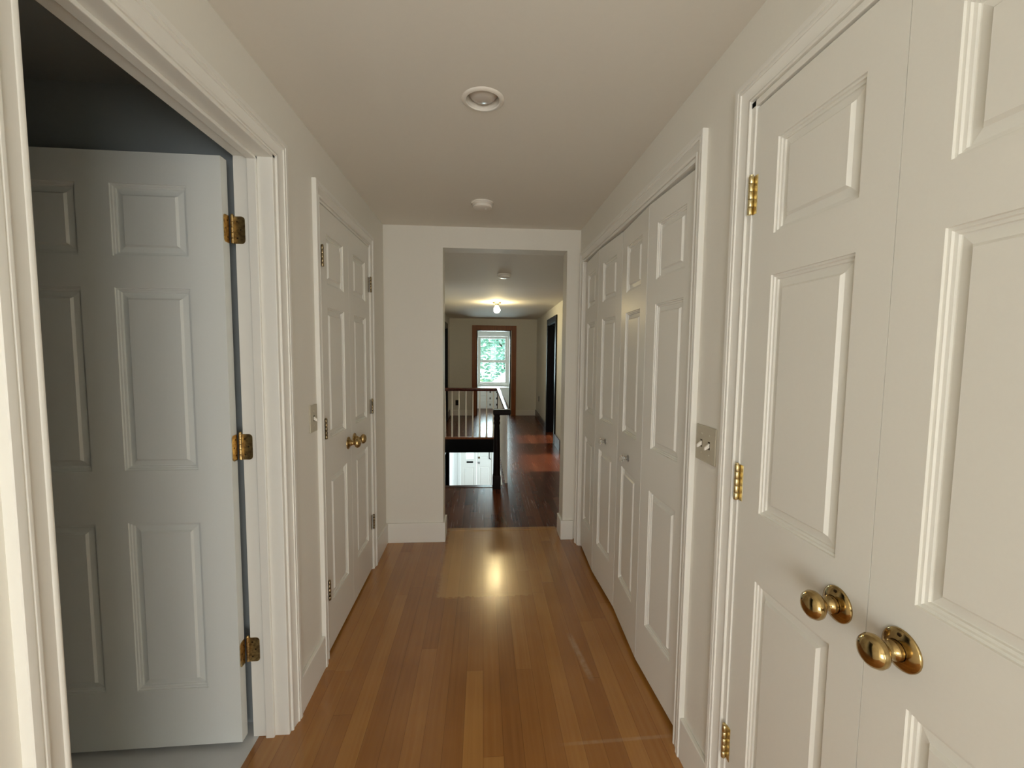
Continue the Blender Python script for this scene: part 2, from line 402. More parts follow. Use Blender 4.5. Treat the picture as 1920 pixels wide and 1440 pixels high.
t2 = struct(build('trim_2', casing_bm(-2.992, -1.405, 2.048), M['trim'], None, (XR, 0, 0), RW, smooth=True), 'white moulded casing framing the bifold closet doors', 'casing')
bm = new()
for a, b in ((-2.998, -2.987), (-1.408, -1.399)): box(bm, a, b, -0.004, 0.11, 0, 2.047)
box(bm, -2.998, -1.399, -0.004, 0.11, 2.033, 2.047)
build('jamb', bm, M['trim'], t2, bevel=0.0015)
bm = new(); box(bm, 0.82, 1.45, YB, YE, 0, 2.3)
bmesh.ops.reverse_faces(bm, faces=bm.faces[:])
bm2 = new()
box(bm2, 1.35, 1.40, YB, YE, -0.12, 2.38); box(bm2, 0.82, 1.40, YB, YE, 2.28, 2.38); box(bm2, 0.82, 1.40, YB, YB+0.04, -0.12, 2.38); box(bm2, 0.83, 1.35, YB, YE, -0.12, -0.002)
bm.free()
struct(build('wall_closet', bm2, M['bathwall']), 'unlit inner shell of the closets behind the right doors', 'wall')

# ---- left double doors
d7 = panel_leaf('door_7', 0.396, [(0.083, 0.315)], M['door'], (XL, 1.917, 0.015), LW)
struct(d7, 'white panelled left closet door nearer the single switch, with brass knob', 'door')
d8 = panel_leaf('door_8', 0.396, [(0.081, 0.313)], M['door'], (XL, 2.316, 0.015), LW)
struct(d8, 'white panelled left closet door farther from the switch, with brass knob', 'door')
for z in (1.760, 1.010, 0.270):
    butt_hinge(d7, 0.001, z-0.015, M['darkbrass'], 0.09, 0.0062, 0.012, 0.004, 1)
    butt_hinge(d8, 0.395, z-0.015, M['darkbrass'], 0.09, 0.0062, 0.012, 0.016, -1)
for d, u in ((d7, 0.345), (d8, 0.052)): knob(d, u, 0.905, M['oldbrass'], 0.95)
t3 = struct(build('trim_3', casing_bm(1.908, 2.720, 2.046), M['trim'], None, (XL, 0, 0), LW, smooth=True), 'white moulded casing around the left pair of closet doors', 'casing')
bm = new()
for a, b in ((1.904, 1.9145), (2.715, 2.724)): box(bm, a, b, -0.003, 0.10, 0, 2.044)
box(bm, 1.904, 2.724, -0.003, 0.10, 2.033, 2.044)
build('jamb', bm, M['trim'], t3, bevel=0.0015)
bm = new(); box(bm, -1.35, -1.30, 1.66, YE, -0.12, 2.3); box(bm, -1.35, -0.805, 1.66, 1.69, -0.12, 2.3); box(bm, -1.35, -0.805, 1.69, YE, 2.28, 2.33); box(bm, -1.30, -0.805, 1.69, YE, -0.12, -0.002); box(bm, -1.35, -0.805, YE, YE+0.05, -0.12, 2.33)
struct(build('wall_linen_closet', bm, M['bathwall']), 'unlit inner shell of the closet behind the left doors', 'wall')

# ---- open bathroom doorway, left
WB = -0.824
t4 = struct(build('trim_4', casing_bm(0.724, 1.532, 2.046, [(a*1.12, t) for a, t in CAS]), M['trim'], None, (XL, 0, 0), LW, smooth=True), 'white moulded casing around the open bathroom doorway', 'casing')
bm = new()      # lining of the opening, local x = world y, local y = -world x
for a, b in ((0.712, 0.731), (1.5145, 1.532)): box(bm, a, b, -0.003, 0.124, 0, 2.05)
box(bm, 0.712, 1.532, -0.003, 0.124, 2.036, 2.052)
build('jamb', bm, M['trim'], t4, bevel=0.002)
bm = new()
box(bm, 0.731, 0.742, 0.046, 0.076, 0, 2.036); box(bm, 1.5035, 1.5145, 0.046, 0.076, 0, 2.036); box(bm, 0.731, 1.5145, 0.046, 0.076, 2.025, 2.036)
build('door_stop', bm, M['trim'], t4, bevel=0.0025)
BW = 0.772
ang = math.radians(1.0)
ux, uy = math.cos(ang), math.sin(ang)
ox, oy = -0.8405-BW*ux, 1.4755-BW*uy
bd = panel_leaf('door_9', BW, [(0.107, 0.336), (0.436, 0.665)], M['bathdoor'], (ox, oy, 0.018), ang, 2.0, 0.035, [(a-0.003, b-0.003) for a, b in ZP], True)
struct(bd, 'open six panel bathroom door standing in shade inside the left doorway', 'door')
for z in (1.752, 1.022, 0.288):
    # leaf on the door's edge (faces +x), knuckle, leaf on the jamb (faces -y)
    zl = z-0.018
    bm = new()
    for i in range(5):
        lathe(bm, [(0.0054, 0.0005), (0.006, 0.001), (0.006, 0.0168), (0.0054, 0.0173)], (BW+0.0095, 0.0395, zl+i*0.0178), (0, 0, 1), 14)
    lathe(bm, [(0.0052, 0), (0.0056, 0.004), (0.003, 0.008), (0, 0.009)], (BW+0.0095, 0.0395, zl+0.089), (0, 0, 1), 12)
    h = build('hinge', bm, M['oldbrass'], bd, smooth=True)
    def rounded(bm, P, w, hgt, r):
        c = [(0, 0), (w, 0)]
        for k in range(7): c.append((w-r+r*math.sin(PI/2*(1-k/6)) if False else w-r+r*math.cos(PI/2*k/6), hgt-r+r*math.sin(PI/2*k/6)))
        c = [(0, 0)] + [(w-r+r*math.sin(PI/2*k/6), r-r*math.cos(PI/2*k/6)) for k in range(7)] + [(w-r+r*math.cos(PI/2*k/6), hgt-r+r*math.sin(PI/2*k/6)) for k in range(7)] + [(0, hgt)]
        f = [bm.verts.new(P(u, v, 0)) for u, v in c]; g = [bm.verts.new(P(u, v, 0.0018)) for u, v in c]
        bm.faces.new(f); bm.faces.new(g[::-1])
        for i in range(len(c)): j = (i+1) % len(c); bm.faces.new((f[i], f[j], g[j], g[i]))
    bm = new(); rounded(bm, lambda u, v, t: (BW+t, 0.034-u, zl+v), 0.029, 0.089, 0.010)
    lf = build('hinge_leaf', bm, M['oldbrass'], h)
    bm = new()
    for du, dv in ((0.010, 0.018), (0.019, 0.045), (0.010, 0.072)): lathe(bm, [(0.0032, 0), (0.0, 0.0006)], (BW+0.0018, 0.034-du, zl+dv), (1, 0, 0), 10, False)
    build('screw', bm, M['screw'], lf)
    bm = new(); rounded(bm, lambda u, v, t: (BW+0.012+u, 0.0395-t, zl+v), 0.038, 0.089, 0.012)
    lf = build('hinge_leaf', bm, M['oldbrass'], h)
    bm = new()
    for du, dv in ((0.013, 0.018), (0.024, 0.045), (0.013, 0.072)): lathe(bm, [(0.0032, 0), (0.0, 0.0006)], (BW+0.012+du, 0.0377, zl+dv), (0, -1, 0), 10, False)
    build('screw', bm, M['screw'], lf)
# bathroom shell
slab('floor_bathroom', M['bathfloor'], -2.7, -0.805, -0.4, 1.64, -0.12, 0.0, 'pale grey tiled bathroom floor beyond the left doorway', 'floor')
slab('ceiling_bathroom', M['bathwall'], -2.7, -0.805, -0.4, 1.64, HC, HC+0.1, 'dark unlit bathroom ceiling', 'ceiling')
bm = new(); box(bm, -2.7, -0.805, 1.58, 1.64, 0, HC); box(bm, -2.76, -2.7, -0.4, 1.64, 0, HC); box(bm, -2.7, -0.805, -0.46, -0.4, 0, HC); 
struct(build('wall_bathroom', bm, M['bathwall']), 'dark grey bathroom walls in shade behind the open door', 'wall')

# ---- baseboards of the near hall
def baseboard(name, x0, x1, y0, y1, label, h=0.146, mat=None):
    bm = new(); box(bm, x0, x1, y0, y1, 0, h)
    return struct(build(name, bm, mat or M['trim'], bevel=0.003), label, 'baseboard')
baseboard('baseboard_right', 0.685, XR, 1.177, 1.346, 'short white baseboard below the double switch plate')
baseboard('baseboard_left', XL, -0.685, 1.598, 1.849, 'short white baseboard below the single switch')
baseboard('baseboard_left_far', XL, -0.685, 2.779, YE-0.002, 'white baseboard between the left closet casing and the end wall')
bm = new(); box(bm, -0.685, -0.270, YE-0.016, YE, 0, 0.146); box(bm, -0.285, -0.270, YE, YT, 0, 0.146)
struct(build('baseboard_end', bm, M['trim'], bevel=0.002), 'white baseboard on the left part of the end wall, returning into the opening', 'baseboard')
bm = new(); box(bm, 0.588, 0.682, YE-0.016, YE, 0, 0.146); box(bm, 0.588, 0.603, YE, YT, 0, 0.146)
struct(build('baseboard_end_right', bm, M['trim'], bevel=0.002), 'narrow white baseboard right of the opening in the end wall', 'baseboard')

# ---- switches
def switch(name, w, n, loc, rot, label, mat):
    e = empty(name, loc, rot)
    bm = new(); box(bm, -w/2, w/2, -0.0055, 0, -0.057, 0.057)
    build('switch_plate', bm, mat, e, bevel=0.003, seg=3)
    for i in range(n):
        cx = (i-(n-1)/2)*0.046
        bm = new(); box(bm, cx-0.0052, cx+0.0052, -0.0062, -0.004, -0.012, 0.012)
        build('toggle_slot', bm, M['screw'], e)
        bm = new()
        vs = [bm.verts.new((cx+sx*wd, y, z)) for y, wd, zz in ((-0.005, 0.0042, (-0.006, 0.008)), (-0.020, 0.0038, (-0.014, -0.005))) for z in zz for sx in (-1, 1)]
        for f in ((0,1,3,2),(4,5,7,6),(0,1,5,4),(2,3,7,6),(0,2,6,4),(1,3,7,5)): bm.faces.new([vs[k] for k in f])
        build('toggle', bm, M['toggle'], e, bevel=0.001)
        for z in (-0.030, 0.030):
            bm = new(); lathe(bm, [(0.0032, 0), (0.0026, 0.001), (0, 0.0012)], (cx, -0.0054, z), (0, -1, 0), 10, False)
            build('plate_screw', bm, mat, e, smooth=True)
    return tag(e, label, 'light switch')
switch('light_switch', 0.116, 2, (XR, 1.276, 1.120), RW, 'double toggle switch on a beige plate beside the bifold closet casing', M['plate'])
switch('light_switch.001', 0.072, 1, (XL, 1.803, 1.121), LW, 'single toggle switch on the left wall beside the closet casing', M['plate'])

# ---- ceiling fixtures of the near hall
e = empty('recessed_light', (-0.004, 1.567, HC))
bm = new()
lathe(bm, [(0.060, 0.030), (0.0585, 0.004), (0.0575, -0.002), (0.060, -0.0055), (0.066, -0.005), (0.074, -0.001), (0.0745, 0.0)], (0, 0, 0), (0, 0, 1), 56, False)
build('trim_ring', bm, M['plastic'], e, smooth=True)
bm = new()
lathe(bm, [(0.047, 0.040), (0.050, 0.024), (0.0475, 0.013), (0.038, 0.0035), (0.021, -0.0015), (0.0, -0.003)], (0, 0, 0), (0, 0, 1), 48, False)
build('bulb', bm, M['bulb_off'], e, smooth=True)
bm = new(); lathe(bm, [(0.0583, 0.003), (0.0560, 0.055), (0.0, 0.056)], (0, 0, 0), (0, 0, 1), 40, False)
build('baffle', bm, M['plastic'], e, smooth=True)
tag(e, 'round recessed ceiling light with an unlit frosted bulb', 'ceiling light')
# hole in the ceiling for it
cut = new(); lathe(cut, [(0.0605, -0.02), (0.0605, 0.06)], (-0.004, 1.567, HC), (0, 0, 1), 56)
co = build('cutter', cut, None)
ceil = bpy.data.objects['ceiling']
md = ceil.modifiers.new('hole', 'BOOLEAN'); md.object = co; md.operation = 'DIFFERENCE'; md.solver = 'EXACT'
dg = bpy.context.evaluated_depsgraph_get()
me = bpy.data.meshes.new_from_object(ceil.evaluated_get(dg)); ceil.modifiers.clear(); ceil.data = me
bpy.data.objects.remove(co)

def smoke(name, loc, label):
    e = empty(name, loc)
    bm = new(); lathe(bm, [(0.066, 0.0), (0.067, -0.006), (0.064, -0.009)], (0, 0, 0), (0, 0, 1), 48, False)
    build('mounting_ring', bm, M['plastic'], e, smooth=True)
    bm = new(); lathe(bm, [(0.062, -0.006), (0.061, -0.012), (0.052, -0.017), (0.052, -0.021), (0.056, -0.023), (0.054, -0.031), (0.040, -0.036), (0.0, -0.038)], (0, 0, 0), (0, 0, 1), 48, False)
    c = build('cover', bm, M['plastic'], e, smooth=True)
    bm = new(); lathe(bm, [(0.006, -0.036), (0.006, -0.039), (0, -0.0395)], (0.02, -0.005, 0), (0, 0, 1), 12, False)
    build('test_button', bm, M['toggle'], c, smooth=True)
    return tag(e, label, 'smoke detector')
smoke('smoke_detector', (-0.007, 2.605, HC), 'round white smoke detector on the near hallway ceiling')

# ================================================================== FAR HALL
FC = 2.132; FL = -0.73; FR = 1.19; YF = 9.45; SX = 0.215; SY0 = 4.41; SY1 = 7.0; RX = 0.255
bm = new()
box(bm, FL-0.1, FR+2.6, 3.32, SY0, -0.24, 0); box(bm, SX, FR+2.6, SY0, SY1, -0.24, 0); box(bm, FL-2.2, FR+2.6, SY1, YF+0.13, -0.24, 0)
struct(build('floor_far', bm, M['darkwood']), 'dark reddish oak floor of the far hall around the stairwell', 'floor')
slab('trim_5', M['lightwood'], -0.27, 0.588, 3.285, 3.332, -0.004, 0.0025, 'maple threshold strip where the maple floor meets the dark oak floor', 'threshold', 0.001)
slab('ceiling_far', M['ceiling'], FL-2.2, FR+2.9, YT, YF+2.0, FC, FC+0.1, 'lower plaster ceiling of the far hall with a lit bulb', 'ceiling')
struct(wall_panel('wall_far_left', M['oldwall'], 'y', FL-0.1, FL, YT, YF, 0, FC, [(7.98, 8.70, 0, 1.87)]), 'left plaster wall of the far hall with a dark doorway', 'wall')
struct(wall_panel('wall_far_right', M['oldwall'], 'y', FR, FR+0.1, YT, YF, 0, FC, [(4.95, 5.86, 0, 1.9), (6.50, 7.42, 0, 1.875)]), 'right plaster wall of the far hall with a black framed doorway', 'wall')
struct(wall_panel('wall_far_end', M['oldwall'], 'x', YF, YF+0.12, FL-0.1, FR+0.1, 0, FC, [(-0.138, 0.612, 0, 1.885)]), 'plaster wall at the end of the far hall around the wood framed doorway', 'wall')

# casings of the far hall
t6 = struct(build('trim_6', casing_bm(-0.135, 0.632, 1.885, flat_prof(0.102, 0.02)), M['fir'], None, (0, YF, 0), 0), 'orange brown wood casing around the far end doorway', 'casing')
bm = new(); box(bm, -0.140, -0.118, -0.001, 0.121, 0, 1.888); box(bm, 0.592, 0.614, -0.001, 0.121, 0, 1.888); box(bm, -0.14, 0.614, -0.001, 0.121, 1.868, 1.888)
build('jamb', bm, M['blackwood_and_shade'], t6)  # black colour stands in for shadow on the jamb
t7 = struct(build('trim_7', casing_bm(-7.42, -6.50, 1.875, flat_prof(0.100, 0.022)), M['blackwood_and_shade'], None, (FR, 0, 0), RW), 'black stained casing around the right doorway of the far hall', 'casing')
bm = new(); box(bm, -7.435, -7.410, -0.001, 0.103, 0, 1.89); box(bm, -6.510, -6.485, -0.001, 0.103, 0, 1.89); box(bm, -7.435, -6.485, -0.001, 0.103, 1.865, 1.89)
build('jamb', bm, M['blackwood_and_shade'], t7)
t8 = struct(build('trim_8', casing_bm(7.98, 8.70, 1.87, flat_prof(0.10, 0.022)), M['blackwood_and_shade'], None, (FL, 0, 0), LW), 'black stained casing around the left doorway of the far hall', 'casing')
bm = new(); box(bm, 7.965, 7.99, -0.001, 0.103, 0, 1.885); box(bm, 8.69, 8.715, -0.001, 0.103, 0, 1.885); box(bm, 7.965, 8.715, -0.001, 0.103, 1.86, 1.885)
build('jamb', bm, M['blackwood_and_shade'], t8)
# dark doors behind those casings
bd2 = panel_leaf('door_10', 0.88, [(0.11, 0.77)], M['blackdoor_and_shade'], (FR+0.07, 7.697, 0.008), RW, 1.85, 0.035, [(0.15, 0.75), (0.9, 1.72)])
bd2.location = (FR+0.108, 7.404, 0.008); bd2.rotation_euler = (0, 0, math.radians(2))
struct(bd2, 'black stained door standing open in the right doorway of the far hall', 'door')
bd3 = panel_leaf('door_11', 0.695, [(0.11, 0.60)], M['blackwood_and_shade'], (FL-0.05, 7.9925, 0.008), LW, 1.845, 0.035, [(0.15, 0.75), (0.9, 1.72)])
struct(bd3, 'black stained door closed in the left doorway of the far hall', 'door')

baseboard('baseboard_far_right', FR-0.018, FR, 5.90, 6.398, 'dark plum baseboard on the right wall before the black framed doorway', 0.165, M['baseold'])
baseboard('baseboard_far_right_end', FR-0.018, FR, 7.522, YF, 'dark plum baseboard on the right wall beyond the black framed doorway', 0.13, M['baseold'])
baseboard('baseboard_far_end', 0.735, FR-0.018, YF-0.018, YF, 'white baseboard right of the wood framed end doorway', 0.12, M['whiteenamel'])
baseboard('baseboard_far_end_left', FL, -0.237, YF-0.018, YF, 'white baseboard left of the wood framed end doorway', 0.12, M['whiteenamel'])
baseboard('baseboard_far_left', FL, FL+0.018, 8.802, YF-0.018, 'dark baseboard in the far left corner of the far hall', 0.13, M['baseold'])

# power outlets
def outlet(name, loc, rot, label):
    e = empty(name, loc, rot)
    bm = new(); box(bm, -0.035, 0.035, -0.005, 0, -0.057, 0.057)
    build('outlet_plate', bm, M['darkoak'], e, bevel=0.002)
    for z in (-0.022, 0.022):
        bm = new(); box(bm, -0.015, 0.015, -0.007, -0.004, z-0.014, z+0.014)
        build('socket', bm, M['black'], e, bevel=0.003)
    return tag(e, label, 'outlet')
outlet('power_outlet', (FR, 8.85, 0.44), RW, 'dark power outlet on the right wall past the black framed doorway')
outlet('power_outlet.001', (-0.563, YF, 0.284), 0, 'dark power outlet low on the end wall left of the wood doorway')

smoke('smoke_detector.001', (0.196, 4.08, FC), 'smoke detector on the far hall ceiling in front of the lit bulb')
e = empty('ceiling_lamp', (0.201, 6.33, FC))
bm = new(); lathe(bm, [(0.062, 0), (0.064, -0.008), (0.056, -0.016), (0.034, -0.022), (0.030, -0.034), (0.0, -0.036)], (0, 0, 0), (0, 0, 1), 36, False)
build('lamp_base', bm, M['darkbrass'], e, smooth=True)
bm = new(); lathe(bm, [(0.024, -0.030), (0.026, -0.050), (0.021, -0.056)], (0, 0, 0), (0, 0, 1), 28, True)
build('socket', bm, M['plastic'], e, smooth=True)
bm = new(); lathe(bm, [(0.020, -0.054), (0.026, -0.066), (0.040, -0.084), (0.0475, -0.106), (0.045, -0.128), (0.034, -0.145), (0.018, -0.154), (0.0, -0.156)], (0, 0, 0), (0, 0, 1), 36, False)
b_ = build('bulb', bm, M['bulb_on'], e, smooth=True); b_['label'] = 'glowing warm bulb'
tag(e, 'bare lit bulb in a small round fixture on the far hall ceiling', 'ceiling light')

# ---- stairwell
slab('trim_9', M['blackwood_and_shade'], FL, SX, SY1-0.022, SY1-0.0005, -0.25, -0.026, 'black fascia board below the far edge of the stairwell', 'fascia')
slab('trim_10', M['fir'], FL, SX+0.03, SY1-0.034, SY1+0.05, -0.0255, 0.004, 'brown nosing board under the far balusters of the stairwell', 'nosing', 0.004)
slab('trim_11', M['mahogany'], FL, 0.19, SY0-0.055, SY0+0.026, -0.028, 0.0035, 'brown landing nosing at the head of the stairs', 'nosing', 0.005)
slab('trim_12', M['whiteenamel'], SX-0.018, SX-0.0005, SY0+0.03, SY1-0.035, -0.27, -0.001, 'white fascia board along the right side of the stairwell', 'fascia')
bm = new()
for i in range(13):
    y = SY0+0.02+i*0.235; z = -0.19*(i+1)
    box(bm, FL+0.03, SX-0.03, y, y+0.265, z-0.03, z)
    box(bm, FL+0.03, SX-0.03, y, y+0.018, z, z+0.165)
struct(build('stairs', bm, M['mahogany']), 'brown staircase descending from the far hall to the entry', 'stairs')

R = empty('stair_railing', (RX, SY0, 0))
def rel(bm): bmesh.ops.translate(bm, verts=bm.verts[:], vec=(-RX, -SY0, 0)); return bm
def rail_bm(p0, p1, w=0.062, h=0.052, z=0.818):
    """moulded handrail between two floor points"""
    p0, p1 = Vector((*p0, 0)), Vector((*p1, 0)); d = (p1-p0).normalized(); n = Vector((-d.y, d.x, 0))
    prof = [(-0.36, -1.0), (0.36, -1.0), (0.40, -0.72), (0.5, -0.55), (0.5, -0.25), (0.38, -0.05), (0.18, 0.0), (-0.18, 0.0), (-0.38, -0.05), (-0.5, -0.25), (-0.5, -0.55), (-0.40, -0.72)]
    bm = new(); a = [bm.verts.new(p0+n*u*w+Vector((0, 0, z+v*h))) for u, v in prof]; b = [bm.verts.new(p1+n*u*w+Vector((0, 0, z+v*h))) for u, v in prof]
    bm.faces.new(a[::-1]); bm.faces.new(b)
    for i in range(len(prof)): j = (i+1) % len(prof); bm.faces.new((a[i], a[j], b[j], b[i]))
    return bm
h_ = build('handrail', rel(rail_bm((RX, SY0-0.02), (RX, SY1+0.03))), M['mahogany'], R, smooth=True)
build('handrail', rel(rail_bm((RX-0.028, SY1), (FL, SY1))), M['mahogany'], R, smooth=True)
bm = new(); box(bm, 0.106, 0.286, SY0-0.125, SY0-0.018, 0.766, 0.820)
build('rail_end_block', rel(bm), M['darkoak'], R, bevel=0.012, seg=3)
nx, ny = 0.147, SY0-0.072
def square_lathe(bm, prof, cx, cy):
    rings = [[bm.verts.new((cx+sx*r, cy+sy*r, z)) for sx, sy in ((-1,-1),(1,-1),(1,1),(-1,1))] for r, z in prof]
    for a, b in zip(rings, rings[1:]):
        for i in range(4): j = (i+1) % 4; bm.faces.new((a[i], a[j], b[j], b[i]))
    bm.faces.new(rings[0][::-1]); bm.faces.new(rings[-1])
bm = new()
square_lathe(bm, [(0.042, 0), (0.042, 0.12), (0.038, 0.14)], nx, ny)
lathe(bm, [(0.038, 0.14), (0.036, 0.2), (0.034, 0.4), (0.030, 0.6), (0.027, 0.66), (0.033, 0.675), (0.033, 0.69), (0.028, 0.70), (0.033, 0.72), (0.033, 0.735), (0.028, 0.745), (0.030, 0.768)], (nx, ny, 0), (0, 0, 1), 24)
build('newel_post', rel(bm), M['darkoak'], R, smooth=True)
bm = new(); box(bm, RX-0.018, RX+0.018, SY1-0.018, SY1+0.018, 0.0045, 0.770)
build('corner_post', rel(bm), M['darkoak'], R, bevel=0.003)
def bal(x, y, z0=0.0045):
    bm = new()
    lathe(bm, [(0.0165, z0), (0.0165, z0+0.05), (0.0145, z0+0.07), (0.0125, 0.30), (0.0095, 0.62), (0.0085, 0.770)], (x, y, 0), (0, 0, 1), 12)
    return build('baluster', rel(bm), M['whiteenamel'], R, smooth=True)
b0 = bal(0.178, SY1); bm0 = b0
for i in range(1, 9):
    x = 0.178-i*0.1126
    if x < FL+0.02: break
    c = b0.copy(); COL.objects.link(c); c.parent = R; c.location = (x-0.178, 0, 0)
b1 = bal(RX, SY0+0.10, 0.0008)
for i in range(1, 22):
    y = i*0.1136
    if SY0+0.10+y > SY1-0.06: break
    c = b1.copy(); COL.objects.link(c); c.parent = R; c.location = (0, y, 0)
tag(R, 'stair railing with mahogany handrail, white balusters and a dark newel post', 'railing')

# ---- lower entry seen through the stairwell
ZL = -2.5; YD = 11.2
slab('floor_entry', M['darkwood'], -2.6, 2.6, 3.3, YD+0.1, ZL-0.1, ZL, 'entry floor at the foot of the stairs', 'floor')
slab('ceiling_entry', M['lowwall'], -2.6, 2.6, SY1+0.01, YD+0.1, -0.2485, -0.2405, 'white entry ceiling under the far hall', 'ceiling')
slab('wall_entry_right', M['lowwall'], 1.30, 1.40, 3.2, YD, ZL, -0.2405, 'white right wall of the entry', 'wall')
struct(wall_panel('wall_entry_left', M['lowwall'], 'y', FL-0.1, FL, 3.3, YD, ZL, -0.0005, [(8.35, 9.28, ZL, -0.62)]), 'white left wall of the entry below the stairwell, with a dark opening', 'wall')
slab('wall_entry_back', M['lowwall'], FL-0.1, 1.4, 3.2, 3.3, ZL, -0.2405, 'back wall of the entry under the near hallway', 'wall')
struct(wall_panel('wall_entry_front', M['lowwall'], 'x', YD, YD+0.12, -2.6, 2.6, ZL, -0.2405, [(-0.575, 0.27, ZL, -0.45)]), 'white front wall of the entry around the front doors', 'wall')
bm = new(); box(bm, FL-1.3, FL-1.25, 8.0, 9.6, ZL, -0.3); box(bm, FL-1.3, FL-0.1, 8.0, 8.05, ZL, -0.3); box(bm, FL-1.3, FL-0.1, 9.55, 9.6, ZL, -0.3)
struct(build('wall_entry_closet', bm, M['black']), 'recess beyond the lower left opening, coloured black to stand for shade', 'wall')
bm = new(); box(bm, FL-0.101, FL+0.012, 9.262, 9.28, ZL, -0.62); box(bm, FL-0.101, FL+0.012, 8.35, 8.368, ZL, -0.62); box(bm, FL-0.101, FL+0.012, 8.35, 9.28, -0.638, -0.62)
struct(build('trim_14', bm, M['blackdoor_and_shade']), 'black lining added so the lower left opening in the entry looks dark', 'casing')  # lining added in black so the opening reads as unlit
struct(build('trim_13', casing_bm(-0.575, 0.27, -0.45, flat_prof(0.07, 0.02), ZL), M['lowwall'], None, (0, YD, 0), 0), 'white casing around the front doors of the entry', 'casing')
# front doors
def entry_door(name, x0, x1, lite, label):
    w = x1-x0; h = 2.03
    bm = new()
    if lite:
        la, lb, lz0, lz1 = lite
        panel_face(bm, w, h, [(0.07, w-0.07)], [(0.18, 0.86)])
        # cut the lite
        bm.free(); bm = new()
        xs = sorted({0, 0.07, la, lb, w-0.07, w}); 
        box(bm, 0, la, 0, 0.04, 0.92, h); box(bm, lb, w, 0, 0.04, 0.92, h); box(bm, la, lb, 0, 0.04, 0.92, lz0); box(bm, la, lb, 0, 0.04, lz1, h)
        panel_face(bm, w, 0.92, [(0.07, w-0.07)], [(0.18, 0.84)])
        box(bm, 0, w, 0.03, 0.04, 0, 0.92)
    else:
        panel_face(bm, w, h, [(0.07, w-0.07)], [(0.18, 0.86), (1.10, 1.86)]); box(bm, 0, w, 0.028, 0.04, 0, h)
    bmesh.ops.remove_doubles(bm, verts=bm.verts[:], dist=1e-5)
    return struct(build(name, bm, M['whiteenamel'], None, (x0, YD+0.03, ZL+0.01), 0), label, 'door')
e1 = entry_door('door_12', -0.570, -0.155, (0.138, 0.338, 1.05, 1.75), 'white front door leaf with mail slot below a bright glass light')
bm = new(); box(bm, 0.138, 0.338, 0.012, 0.018, 1.05, 1.75); build('door_glass', bm, M['pane'], e1)
bm = new(); box(bm, 0.153, 0.325, -0.008, 0.002, 0.955, 1.0); build('mail_slot', bm, M['blackwood_and_shade'], e1, bevel=0.003)
e2 = entry_door('door_13', -0.151, 0.265, None, 'white front door leaf with deadbolt and knob beside the newel post')
bm = new(); lathe(bm, [(0.028, 0), (0.028, 0.012), (0.02, 0.02), (0, 0.021)], (0.062, 0, 1.095), (0, -1, 0), 20, False); build('deadbolt', bm, M['darkbrass'], e2, smooth=True)
bm = new(); lathe(bm, [(0.028, 0), (0.024, 0.01), (0.01, 0.02), (0.01, 0.03), (0.024, 0.042), (0.024, 0.055), (0, 0.062)], (0.062, 0, 0.965), (0, -1, 0), 20, False); build('door_knob', bm, M['chrome'], e2, smooth=True)
bm = new(); tube(bm, (0.335, -0.02, 1.30), (0.335, -0.02, 1.07), 0.008); tube(bm, (0.335, -0.02, 1.07), (0.375, -0.02, 1.055), 0.010); tube(bm, (0.335, -0.02, 1.08), (0.335, 0.002, 1.08), 0.014)
build('pull_handle', bm, M['blackwood_and_shade'], e2, smooth=True)
# lower stair handrail on the left wall
e = empty('wall_handrail', (FL+0.07, 6.4, -0.75))
bm = new(); tube(bm, (0, -1.6, 1.22), (0, 1.75, -1.43), 0.024, 14); build('rail', bm, M['whiteenamel'], e, smooth=True)
for t in (0.15, 0.5, 0.85):
    y = -1.6+3.35*t; z = 1.22-2.65*t
    bm = new(); tube(bm, (0, y, z-0.02), (-0.068, y, z-0.05), 0.008); build('bracket', bm, M['whiteenamel'], e, smooth=True)
tag(e, 'white handrail sloping down the left wall of the stairwell', 'handrail')

# ================================================================== FAR ROOM with window
RF = 11.15
slab('floor_sunroom', M['darkwood'], -1.6, 2.0, YF+0.13, RF+0.1, -0.24, -0.0005, 'wood floor of the bright room beyond the end doorway', 'floor')
slab('wall_sunroom_left', M['whiteenamel'], -1.7, -1.6, YF+0.12, RF, 0, FC, 'left wall of the bright end room', 'wall')
slab('wall_sunroom_right', M['whiteenamel'], 2.0, 2.1, YF+0.12, RF, 0, FC, 'right wall of the bright end room', 'wall')
struct(wall_panel('wall_sunroom_front', M['whiteenamel'], 'x', RF, RF+0.12, -1.7, 2.1, -0.24, FC, [(-0.12, 0.64, 0.575, 1.815)]), 'white window wall of the bright end room', 'wall')
wn = struct(build('window_1', casing_bm(-0.115, 0.635, 1.812, flat_prof(0.085, 0.022), 0.56), M['whiteenamel'], None, (0, RF, 0), 0), 'white double hung window in the end room looking onto trees', 'window')
def sash(x0, x1, z0, z1, y, s, name):
    bm = new(); box(bm, x0, x0+s, y, y+0.035, z0, z1); box(bm, x1-s, x1, y, y+0.035, z0, z1); box(bm, x0+s, x1-s, y, y+0.035, z0, z0+s*0.8); box(bm, x0+s, x1-s, y, y+0.035, z1-s, z1)
    o = build(name, bm, M['whiteenamel'], wn, bevel=0.002)
    bm = new(); box(bm, x0+s, x1-s, y+0.015, y+0.019, z0+s*0.8, z1-s); build('glass_pane', bm, M['pane'], o)
sash(-0.118, 0.638, 1.155, 1.813, 0.060, 0.06, 'upper_sash')
sash(-0.118, 0.638, 0.577, 1.190, 0.022, 0.055, 'lower_sash')
bm = new(); box(bm, -0.26, 0.78, -0.07, 0.02, 0.530, 0.562); build('window_stool', bm, M['whiteenamel'], wn, bevel=0.006)
